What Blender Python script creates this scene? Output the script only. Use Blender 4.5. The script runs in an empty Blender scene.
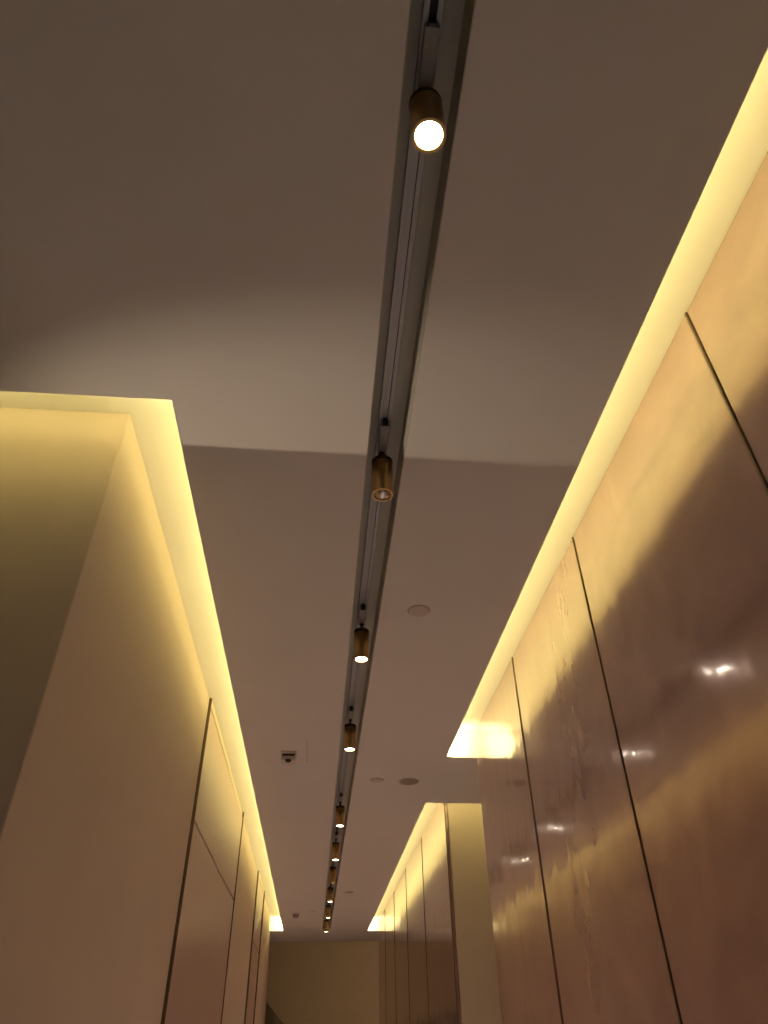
import bpy, bmesh, math
from mathutils import Matrix, Vector

S = bpy.context.scene
C = S.collection
EYE = 1.5            # camera height; the ceiling is 1.6 m above it
ZC = 3.10            # dropped ceiling underside
ZT = 3.293           # upper ceiling inside the light coves
ZS = 3.24            # roof of the track slot

# ------------------------------------------------------------------ helpers
def box(bm, x0, x1, y0, y1, z0, z1):
    v = [bm.verts.new((x, y, z)) for x in (x0, x1) for y in (y0, y1) for z in (z0, z1)]
    for f in ((0, 1, 3, 2), (4, 6, 7, 5), (0, 4, 5, 1), (2, 3, 7, 6), (0, 2, 6, 4), (1, 5, 7, 3)):
        bm.faces.new([v[i] for i in f])

def lathe(bm, prof, n=40, cx=0., cy=0.):
    """surface of revolution about z; prof = [(r, z), ...] ; r=0 closes the end"""
    rings = []
    for r, z in prof:
        if r <= 1e-6:
            rings.append([bm.verts.new((cx, cy, z))])
        else:
            rings.append([bm.verts.new((cx + r * math.cos(2 * math.pi * k / n), cy + r * math.sin(2 * math.pi * k / n), z)) for k in range(n)])
    for a, b in zip(rings, rings[1:]):
        for k in range(n):
            k2 = (k + 1) % n
            if len(a) == 1 and len(b) == 1:
                continue
            if len(a) == 1:
                bm.faces.new((a[0], b[k], b[k2]))
            elif len(b) == 1:
                bm.faces.new((a[k], a[k2], b[0]))
            else:
                bm.faces.new((a[k], a[k2], b[k2], b[k]))

def build(name, bm, mat, parent=None, loc=(0, 0, 0), bevel=0., smooth=False):
    bmesh.ops.recalc_face_normals(bm, faces=bm.faces)
    me = bpy.data.meshes.new(name)
    bm.to_mesh(me); bm.free()
    me.materials.append(mat)
    if smooth:
        for p in me.polygons:
            p.use_smooth = True
        me.set_sharp_from_angle(angle=math.radians(35))
    o = bpy.data.objects.new(name, me)
    C.objects.link(o)
    o.location = loc
    if parent:
        o.parent = parent
    if bevel:
        m = o.modifiers.new('bevel', 'BEVEL'); m.width = bevel; m.segments = 2; m.limit_method = 'ANGLE'
    return o

def boxes(name, lst, mat, parent=None, loc=(0, 0, 0), bevel=0.):
    bm = bmesh.new()
    for b in lst:
        box(bm, *b)
    return build(name, bm, mat, parent, loc, bevel)

def tag(o, label, cat, group=None, kind=None):
    o['label'] = label; o['category'] = cat
    if group: o['group'] = group
    if kind: o['kind'] = kind
    return o

def empty(name, loc=(0, 0, 0)):
    o = bpy.data.objects.new(name, None); C.objects.link(o)
    o.location = loc; o.empty_display_size = .05
    return o

# ------------------------------------------------------------------ materials
def mat(name, col, rough=.6, metal=0., spec=.5, bump=None, mottle=None, emit=None, rough_var=None, coat=0, world=False):
    m = bpy.data.materials.new(name); m.use_nodes = True
    nt = m.node_tree; b = nt.nodes['Principled BSDF']
    b.inputs['Base Color'].default_value = (*col, 1)
    b.inputs['Roughness'].default_value = rough
    b.inputs['Metallic'].default_value = metal
    b.inputs['Specular IOR Level'].default_value = spec
    b.inputs['Coat Weight'].default_value = coat
    b.inputs['Coat IOR'].default_value = 1.6
    tc = nt.nodes.new('ShaderNodeTexCoord')
    vec = nt.nodes.new('ShaderNodeNewGeometry').outputs['Position'] if world else tc.outputs['Object']
    if mottle:
        scale, amt = mottle
        n = nt.nodes.new('ShaderNodeTexNoise'); n.inputs['Scale'].default_value = scale
        n.inputs['Detail'].default_value = 6; n.inputs['Distortion'].default_value = .8
        nt.links.new(vec, n.inputs['Vector'])
        r = nt.nodes.new('ShaderNodeValToRGB')
        r.color_ramp.elements[0].position = .3; r.color_ramp.elements[1].position = .7
        r.color_ramp.elements[0].color = (*[c * (1 - amt) for c in col], 1)
        r.color_ramp.elements[1].color = (*[min(1, c * (1 + amt)) for c in col], 1)
        nt.links.new(n.outputs['Fac'], r.inputs['Fac'])
        nt.links.new(r.outputs['Color'], b.inputs['Base Color'])
        if rough_var:
            mr = nt.nodes.new('ShaderNodeMapRange')
            mr.inputs['To Min'].default_value = rough_var[0]; mr.inputs['To Max'].default_value = rough_var[1]
            mr.inputs['From Min'].default_value = .3; mr.inputs['From Max'].default_value = .7
            nt.links.new(n.outputs['Fac'], mr.inputs['Value'])
            nt.links.new(mr.outputs['Result'], b.inputs['Coat Roughness' if coat else 'Roughness'])
    if bump:
        prev = None
        for sc, dist, stretch in bump:
            n = nt.nodes.new('ShaderNodeTexNoise'); n.inputs['Scale'].default_value = sc
            n.inputs['Detail'].default_value = 1.2
            mp = nt.nodes.new('ShaderNodeMapping'); mp.inputs['Scale'].default_value = (1, 1, stretch)
            nt.links.new(vec, mp.inputs['Vector'])
            nt.links.new(mp.outputs['Vector'], n.inputs['Vector'])
            bp = nt.nodes.new('ShaderNodeBump'); bp.inputs['Strength'].default_value = 1
            bp.inputs['Distance'].default_value = dist
            nt.links.new(n.outputs['Fac'], bp.inputs['Height'])
            if prev: nt.links.new(prev.outputs['Normal'], bp.inputs['Normal'])
            prev = bp
        nt.links.new(prev.outputs['Normal'], b.inputs['Normal'])
        if coat: nt.links.new(prev.outputs['Normal'], b.inputs['Coat Normal'])
    if emit:
        b.inputs['Emission Color'].default_value = (*emit[0], 1)
        b.inputs['Emission Strength'].default_value = emit[1]
    return m

M = {}
M['ceiling'] = mat('ceiling_paint', (.80, .76, .73), .9, spec=.2, mottle=(3, .015))
M['wall'] = mat('beige_wall_paint', (.74, .62, .52), .7, spec=.25, mottle=(2, .02), bump=[(60, .0002, 1)])
M['endwall'] = mat('olive_wall_paint', (.60, .50, .34), .8, spec=.2, mottle=(1.5, .04))
M['plaster'] = mat('polished_salmon_plaster', (.56, .38, .345), .19, metal=.44, spec=.6, mottle=(3.2, .11), coat=1., world=True,
                   rough_var=(.06, .13), bump=[(6, .0027, .35), (10, .0009, .6)])
M['door'] = mat('pale_pink_lacquer', (.66, .49, .44), .3, spec=.5, mottle=(2, .02))
M['bronze'] = mat('dark_bronze', (.17, .115, .075), .4, metal=.5)
M['trim'] = mat('cream_trim', (.78, .68, .52), .5)
M['channel'] = mat('grey_channel_paint', (.60, .57, .50), .6, spec=.3)
M['rail'] = mat('grey_anodised_rail', (.40, .40, .42), .45, metal=.35)
M['groove'] = mat('dark_rail_groove', (.05, .05, .055), .6)
M['adapter'] = mat('grey_adapter_plastic', (.42, .40, .38), .5)
M['brass'] = mat('satin_brass', (.44, .30, .12), .32, metal=1.)
M['cap'] = mat('dark_brass_cap', (.12, .08, .04), .45, metal=.8)
M['bezel'] = mat('brass_bezel', (.45, .32, .15), .3, metal=1.)
M['lens_on'] = mat('lit_lens', (.9, .9, .85), .3, emit=((1., .93, .80), 28))
M['lens_off'] = mat('silver_reflector', (.62, .60, .56), .24, metal=1.)
M['plate'] = mat('ceiling_plate_paint', (.66, .58, .53), .7)
M['grille'] = mat('speaker_grille_cloth', (.36, .28, .25), .8)
M['sensor'] = mat('sensor_plastic', (.72, .64, .57), .5)
M['dark'] = mat('dark_plastic', (.03, .022, .018), .35)
M['darkwall'] = mat('dark_brown_board', (.11, .085, .05), .7, mottle=(3, .05))
M['floor'] = mat('warm_stone_floor', (.58, .48, .42), .35, mottle=(2.2, .08))

# ------------------------------------------------------------------ plan (metres; x across, y along the corridor)
XL, XR = -.51, .84           # ceiling edges along the coves
WL, WR = -.726, 1.058         # wall faces
YN, YF = 1.514, 1.772        # left block: ceiling edge and near face
YLE = 12.93                  # left cove end
LEND = 13.5
Y1 = 4.69                    # right near cove end
R1 = 4.73                    # right near block end
Y2, F2 = 5.776, 6.15         # right far block: ceiling edge and near face
Y2E, R2 = 12.95, 13.45
SX0, SX1, SYE = .106, .235, 12.72
BX0, BX1, BY0 = -4.5, 4.5, -4.0
YCE = 14.2                   # corridor ceiling ends, tall lobby beyond
YW = 23.6
LIP = .10
TL = .012

# ------------------------------------------------------------------ structure
def struct(o, label, cat):
    return tag(o, label, cat, kind='structure')

struct(boxes('floor', [(BX0, BX1, BY0, YW, -.1, 0)], M['floor']), 'warm stone floor of the corridor', 'floor')

cl = []
sol = lambda x0, x1, y0, y1: cl.append((x0, x1, y0, y1, ZC, ZT))
lip = lambda x0, x1, y0, y1: cl.append((x0, x1, y0, y1, ZC, ZC + TL))
# left of the slot
sol(XL + LIP, SX0, BY0, YCE)
sol(BX0, XL + LIP, BY0, YN - LIP)
lip(BX0, XL + LIP, YN - LIP, YN)
lip(XL, XL + LIP, YN, YLE)
sol(BX0, XL + LIP, YLE, YCE)
# right of the slot
sol(SX1, XR - LIP, BY0, YCE)
lip(XR - LIP, XR, BY0, Y1)
sol(XR - LIP, BX1, Y1, Y2 - LIP)
lip(XR - LIP, BX1, Y2 - LIP, Y2)
lip(XR - LIP, XR, Y2, Y2E)
sol(XR - LIP, BX1, Y2E, YCE)
# beyond the end of the slot, roof of the slot, slab over everything
sol(SX0, SX1, SYE, YCE)
cl.append((SX0, SX1, BY0, SYE, ZS + .004, ZT))
cl.append((BX0, BX1, BY0, YCE, ZT, ZT + .1))
struct(boxes('ceiling', cl, M['ceiling']), 'smooth dropped ceiling with glowing coves and a long slot', 'ceiling')
t = .003
struct(boxes('trim_1', [(SX0, SX0 + t, BY0, SYE, ZC + .001, ZS), (SX1 - t, SX1, BY0, SYE, ZC + .001, ZS),
                        (SX0, SX1, BY0, SYE, ZS, ZS + t), (SX0, SX1, SYE - t, SYE, ZC + .001, ZS)], M['channel']),
       'grey lining of the long recessed ceiling slot', 'trim')
struct(boxes('trim_2', [(-.1065, -.1035, 4.41, 4.84, ZC - .0008, ZC)], M['grille']), 'hairline joint in the ceiling beside the motion sensor', 'trim')

struct(boxes('wall_left', [(BX0, WL, YF, LEND, 0, ZT)], M['wall'], bevel=.004), 'beige painted wall block on the left under the cove', 'wall')
PT = .02
struct(boxes('wall_right_near', [(WR + PT + .006, BX1, .04, R1, 0, ZT)], M['wall']), 'wall block behind the near right plaster panels', 'wall')
struct(boxes('wall_right_rear', [(WR, BX1, BY0, .038, 0, ZT)], M['wall']), 'plain wall behind the viewer on the right', 'wall')
struct(boxes('wall_right_far', [(WR + PT + .006, BX1, F2, R2, 0, ZT)], M['wall']), 'yellow lit return wall between the two runs of right panels', 'wall')
struct(boxes('wall_right_passage', [(BX1, BX1 + .1, R1, F2, 0, ZT)], M['wall']), 'wall closing the side passage on the right', 'wall')
struct(boxes('wall_left_passage', [(BX0 - .1, BX0, BY0, YF, 0, ZT)], M['wall']), 'wall closing the side passage on the left', 'wall')
struct(boxes('wall_back', [(BX0, BX1, BY0 - .1, BY0, 0, ZT)], M['wall']), 'wall behind the viewer', 'wall')
struct(boxes('wall_end', [(BX0, BX1, YW, YW + .1, 0, 5.0), (BX0, BX1, YCE, YCE + .1, ZT, 5.0)], M['endwall']), 'plain olive wall closing the far end', 'wall')
struct(boxes('wall_lobby', [(BX0 - .1, BX0, LEND, YW, 0, 5.0), (BX1, BX1 + .1, R2, YW, 0, 5.0)], M['endwall']), 'side walls of the far lobby', 'wall')
struct(boxes('ceiling_lobby', [(BX0, BX1, YCE, YW, 5.0, 5.1)], M['ceiling']), 'high ceiling of the far lobby', 'ceiling')
# block added out of view to cast the straight shadow edge on the ceiling
struct(boxes('shadow_blocker', [(-1.75, -1.45, 1.705, YF, 0, ZC)], M['wall']), 'unseen block added to cut off the passage light', 'wall')

tag(boxes('partition', [(-.86, -.735, LEND + .01, YW - .01, 0, 2.215)], M['darkwall']),
    'dark low partition seen past the far end of the left wall', 'partition')

# ------------------------------------------------------------------ polished panels on the right
def panel(y0, y1, label, group, strip_label=None):
    p = boxes('plaster_panel', [(0, PT, 0, y1 - y0, 0, ZT - .002)], M['plaster'], loc=(WR, y0, 0), bevel=.0015)
    tag(p, label, 'wall panel', group)
    boxes('joint_strip', [(-.0045, .004, -.010, -.001, 0, ZT - .004)], M['bronze'], p, bevel=.001)['label'] = 'thin dark bronze joint strip'
    return p
g = .0115
Y = [.045, 1.215, 2.39, 3.56, R1]
lab = ['tall polished salmon plaster panel cut by the right edge of the photo, closest of all',
       'wide polished salmon plaster panel second from the viewer on the right',
       'polished salmon plaster panel third from the viewer, narrower than the second, on the near right',
       'polished salmon plaster panel ending the near right wall, beside the ceiling step']
for i in range(4):
    panel(Y[i] + g / 2, Y[i + 1] - g / 2, lab[i], 'near right plaster panels')
Y = [F2 + .014, 7.70, 9.22, 10.72, 12.18, R2]
lab = ['far salmon plaster panel at the corner beside the yellow return wall',
       'second far salmon plaster panel counted from the yellow return wall',
       'middle one of the five far salmon plaster panels',
       'fourth far salmon plaster panel counted from the yellow return wall',
       'slim looking last salmon plaster panel beside the olive end wall']
for i in range(5):
    panel(Y[i] + g / 2, Y[i + 1] - g / 2, lab[i], 'far right plaster panels')

# ------------------------------------------------------------------ doors on the left
def door(name, y0, y1, label, leaves):
    d = empty(name, (WL, (y0 + y1) / 2, 0)); struct(d, label, 'door')
    h = (y1 - y0) / 2
    for s in (-1, 1):
        boxes('edge_strip', [(0, .017 if s < 0 else .026, s * h - .007, s * h + .007, 0, ZT - .003)], M['bronze'], d, bevel=.0015)
    w = (2 * h - .018) / leaves
    for k in range(leaves):
        a = -h + .009 + k * w + .0015; b = a + w - .003
        dep = .010 if k == 0 else .006
        zs = 2.575
        tilt = 0 if k == 0 else .012
        for nm, z0, z1 in (('door_leaf', .005, zs - .008), ('transom_panel', zs + .008, ZT - .055)):
            bm = bmesh.new(); box(bm, 0, dep, a, b, z0, z1)
            for v in bm.verts:
                if v.co.x > .001 and v.co.y > b - .001: v.co.x += tilt
            build(nm, bm, M['door'], d, bevel=.001)
        boxes('head_trim', [(0, dep + .006, a, b, ZT - .048, ZT - .006)], M['trim'], d, bevel=.002)
        boxes('transom_joint', [(0, .004, a, b, zs - .008, zs + .008)], M['bronze'], d)
    return d
door('door_1', 4.24, 6.82, 'wide pale pink double door with transom and dark edges, nearer on the left wall', 2)
door('door_2', 9.37, 10.66, 'narrow looking pale pink door with dark edges, farther along the left wall', 1)

# ------------------------------------------------------------------ track and spotlights
TX = .164                       # track centre line
spots = [(.63, 1), (1.79, 0), (3.02, 1), (4.25, 1), (6.04, 1), (7.28, 1), (8.38, 0), (9.55, 1), (10.78, 1), (12.10, 1)]
rail = empty('lighting_track', (TX, 0, ZS)); tag(rail, 'long grey lighting track running inside the ceiling slot', 'lighting track')
hw = .021
ya, yb = BY0 + .2, SYE - .05
boxes('rail', [(-hw, hw, ya, yb, -.006, 0), (-hw, -hw + .010, ya, yb, -.034, -.006), (hw - .010, hw, ya, yb, -.034, -.006),
               (-hw, -hw + .013, ya, yb, -.036, -.033), (hw - .013, hw, ya, yb, -.036, -.033)], M['rail'], rail, bevel=.0008)
boxes('groove', [(-hw + .010, hw - .010, ya, yb, -.012, -.006)], M['groove'], rail)['label'] = 'dark groove along the track'
for (a, b) in ((.67, 1.645), (1.83, 2.875), (3.06, 4.105), (4.29, 5.895)):
    boxes('groove_cover', [(-hw + .012, hw - .015, a, b, -.033, -.026)], M['rail'], rail)

ordn = ['brightest glaring brass track spotlight at the top of the photo, closest of the row',
        'unlit brass track spotlight near the middle of the photo, with a silver reflector showing',
        'lit brass track spotlight just left of the large round cover plate on the ceiling',
        'lit brass track spotlight level with the motion sensor on the ceiling',
        'lit small brass track spotlight fifth from the viewer, first beyond the speaker grille',
        'lit small brass track spotlight sixth from the viewer',
        'unlit tiny brass track spotlight in the far part of the row',
        'lit tiny brass track spotlight third from the far end of the row',
        'lit tiny brass track spotlight second from the far end of the row',
        'lit tiny brass track spotlight at the far end of the track, lowest in the photo']
R = .036
def make_spot():
    r = empty('track_spotlight')
    # origin: centre of the lens opening; z up
    bm = bmesh.new()
    lathe(bm, [(.0285, .010), (.0287, .001), (.0295, .0), (R - .0008, 0), (R, .001), (R, .135), (.0, .135)], 48)
    build('body', bm, M['brass'], r, smooth=True)
    bm = bmesh.new(); lathe(bm, [(R + .0006, .138), (R + .0006, .151), (R - .002, .154), (.010, .156), (0, .156)], 48)
    lathe(bm, [(R + .0006, .138), (0, .1375)], 48)
    build('top_cap', bm, M['cap'], r, smooth=True)
    bm = bmesh.new(); lathe(bm, [(.006, .150), (.006, .180), (.010, .184), (.010, .195), (0, .195)], 20)
    build('stem', bm, M['cap'], r, smooth=True)
    a = boxes('adapter', [(-.0155, .0155, -.135, .018, .190, .2175)], M['adapter'], r, bevel=.002)
    boxes('latch', [(-.009, .009, -.141, -.133, .192, .216)], M['dark'], a, bevel=.001)
    return r, a
proto, pa = make_spot()
parts = list(proto.children)
def lens_mesh(nm, m, drop):
    bm = bmesh.new(); lathe(bm, [(.0284, .0055), (.024, .0055 - drop * .4), (.016, .0055 - drop * .75), (.008, .0055 - drop * .95), (0, .0055 - drop)], 40)
    bmesh.ops.recalc_face_normals(bm, faces=bm.faces)
    for f in bm.faces:
        if f.normal.z > 0: f.normal_flip()
    me = bpy.data.meshes.new(nm); bm.to_mesh(me); bm.free(); me.materials.append(m)
    for p in me.polygons: p.use_smooth = True
    return me
lens_on = lens_mesh('lens_lit', M['lens_on'], .004)
lens_off = lens_mesh('lens_unlit', M['lens_off'], .016)
ZL = 2.985
for i, (y, on) in enumerate(spots):
    if i == 0:
        o = proto
    else:
        o = proto.copy(); C.objects.link(o)
        for ch in parts:
            c = ch.copy(); C.objects.link(c); c.parent = o
            for gch in ch.children:
                d = gch.copy(); C.objects.link(d); d.parent = c
    o.location = (TX, y, ZL)
    tag(o, ordn[i], 'spotlight', 'brass spotlights along the ceiling track')
    l = bpy.data.objects.new('lens', lens_on if on else lens_off); C.objects.link(l); l.parent = o
    l['label'] = 'glowing white lens' if on else 'unlit silver reflector'
    if on:
        ld = bpy.data.lights.new('spot_beam', 'SPOT'); f = min(1, y / 6.); ld.energy = 160 if i == 0 else 205 - 25 * f; ld.color = (.84, .95, 1) if i == 0 else (1, .94 - .06 * f, .92 - .14 * f)
        ld.spot_size = math.radians(56); ld.spot_blend = .7; ld.shadow_soft_size = .02
        lo = bpy.data.objects.new('spot_beam', ld); C.objects.link(lo); lo.parent = o; lo.location = (0, 0, -.02)

# ------------------------------------------------------------------ small ceiling fittings
def plate(name, x, y, r, m, label, cat, th=.006, grille=False):
    bm = bmesh.new()
    lathe(bm, [(r, 0), (r, -th * .6), (r - .003, -th), (r * .5, -th - .0008), (0, -th - .001)], 48)
    o = build(name, bm, m, loc=(x, y, ZC + .0008), smooth=True)
    tag(o, label, cat)
    return o
def sprinkler(x, y, r, label):
    o = plate('sprinkler_cover', x, y, r, M['plate'], label, 'cover plate', .007)
    bm = bmesh.new(); lathe(bm, [(r + .004, 0), (r + .004, -.001), (r, -.0012), (r, 0)], 48)
    build('rim_shade', bm, M['grille'], o, smooth=True)  # dark ring coloured in for the shade around the plate rim
    o['group'] = 'round cover plates on the ceiling'
sprinkler(.410, 2.742, .048, 'large looking round cover plate on the ceiling right of the lit track spotlight')
sprinkler(.405, 5.206, .048, 'round cover plate on the ceiling just left of the speaker grille')
sprinkler(.400, 9.60, .050, 'faint small round cover plate far along the ceiling, right of the track')
sprinkler(-.045, 11.004, .045, 'faintest round cover plate near the corridor end, left of the track')
sp = plate('round_speaker', .643, 5.22, .078, M['plate'], 'round brown ceiling speaker grille near the right ceiling step', 'speaker', .005)
bm = bmesh.new(); lathe(bm, [(.070, -.0045), (.070, -.0075), (.04, -.009), (0, -.0095)], 48)
build('grille', bm, M['grille'], sp, smooth=True)
sd = plate('smoke_detector', -.282, 11.258, .052, M['plate'], 'small dome smoke detector on the far ceiling left of the track', 'smoke detector', .012)
bm = bmesh.new(); lathe(bm, [(.043, -.012), (.043, -.035), (.030, -.050), (.012, -.054), (0, -.055)], 36)
build('dome', bm, M['grille'], sd, smooth=True)

ms = empty('motion_sensor', (-.226, 4.66, ZC + .0008)); tag(ms, 'square motion sensor with dark lens on the ceiling left of the track', 'sensor')
boxes('housing', [(-.052, .052, -.045, .075, -.012, 0), (-.046, .046, -.02, .07, -.055, -.012)], M['sensor'], ms, bevel=.004)
boxes('louver', [(-.040, .040, -.024, -.019, -.026, -.014)], M['dark'], ms)
bm = bmesh.new(); lathe(bm, [(.022, -.050), (.022, -.054), (.016, -.063), (.008, -.067), (0, -.068)], 28)
build('sensor_lens', bm, M['dark'], ms, loc=(0, -.012, 0), smooth=True)

# ------------------------------------------------------------------ lights in the coves
COVE = (1., .86, .30)
PW = 1.75       # watts per metre
def strip(x0, y0, x1, y1, w=.012, pw=PW, tilt=0):
    n = max(1, round(math.hypot(x1 - x0, y1 - y0) / 1.5))
    for k in range(n):
        ax, ay = x0 + (x1 - x0) * k / n, y0 + (y1 - y0) * k / n
        bx, by = x0 + (x1 - x0) * (k + 1) / n, y0 + (y1 - y0) * (k + 1) / n
        L = math.hypot(bx - ax, by - ay)
        ld = bpy.data.lights.new('cove_light', 'AREA'); ld.shape = 'RECTANGLE'
        ld.size = abs(bx - ax) + w; ld.size_y = abs(by - ay) + w
        ld.color = COVE; ld.energy = pw * L
        o = bpy.data.objects.new('cove_light', ld); C.objects.link(o)
        o.location = ((ax + bx) / 2, (ay + by) / 2, ZC + TL + .006); o.rotation_euler = (math.pi, math.radians(tilt), 0)
OFF = .03
TILT = 32      # right strips lean towards the panels
strip(XL + OFF, YN - OFF, XL + OFF, YLE - .03, pw=1.6)
strip(BX0 + .1, YN - OFF, XL + OFF, YN - OFF, pw=1.6)
strip(XR - OFF, BY0 + .1, XR - OFF, Y1 - .03, tilt=TILT)
strip(XR - OFF, Y2 - OFF, XR - OFF, Y2E - .03, tilt=TILT)
strip(XR - OFF, Y2 - OFF, BX1 - .1, Y2 - OFF)

def lamp(kind, name, loc, to, energy, col, **kw):
    ld = bpy.data.lights.new(name, kind); ld.energy = energy; ld.color = col
    for k, v in kw.items(): setattr(ld, k, v)
    o = bpy.data.objects.new(name, ld); C.objects.link(o); o.location = loc
    o.rotation_euler = (Vector(to) - Vector(loc)).to_track_quat('-Z', 'Y').to_euler()
    return o
# extra lights, apart from the strips, added to whiten the cove end walls
for x, xw, y in ((XL + .055, WL, YLE), (XR - .055, WR, Y1), (XR - .055, WR, Y2E)):
    lamp('AREA', 'cove_end_boost', (x, y - .08, ZC + .026), (x * .6 + xw * .4, y, ZC + .08), 1.3, (1, .90, .45), shape='RECTANGLE', size=.05, size_y=.014, spread=math.radians(110))
# unseen lamp in the left passage: its light clears the added blocker and grazes the near ceiling
lamp('SPOT', 'passage_lamp', (-3.2, 1.69, 1.5), (-.15, 1.66, ZC), 160, (1, .83, .60), spot_size=math.radians(21), spot_blend=1., shadow_soft_size=.015)
# area light without a fixture, added to brighten the far end wall
lamp('AREA', 'lobby_fill', (2.5, 19, 4.9), (2.0, 21.5, 0), 78, (1, .70, .45), size=2.)

w = bpy.data.worlds.new('world'); S.world = w; w.use_nodes = True
w.node_tree.nodes['Background'].inputs[0].default_value = (0, 0, 0, 1)

# ------------------------------------------------------------------ camera
cam = bpy.data.cameras.new('camera'); co = bpy.data.objects.new('camera', cam); C.objects.link(co)
rot = Matrix(((.99642283, -.04189584, -.07339128), (-.08358296, -.61670668, -.7827431), (-.01246721, .78607735, -.6180024)))
co.matrix_world = Matrix.Translation((0, 0, EYE)) @ rot.to_4x4()
cam.sensor_fit = 'HORIZONTAL'; cam.sensor_width = 36; cam.lens = 36 * 693 / 768
cam.clip_start = .02
S.camera = co
S.view_settings.view_transform = 'Standard'; S.view_settings.look = 'None'
S.view_settings.exposure = 0; S.view_settings.gamma = 1
S.view_settings.use_curve_mapping = False
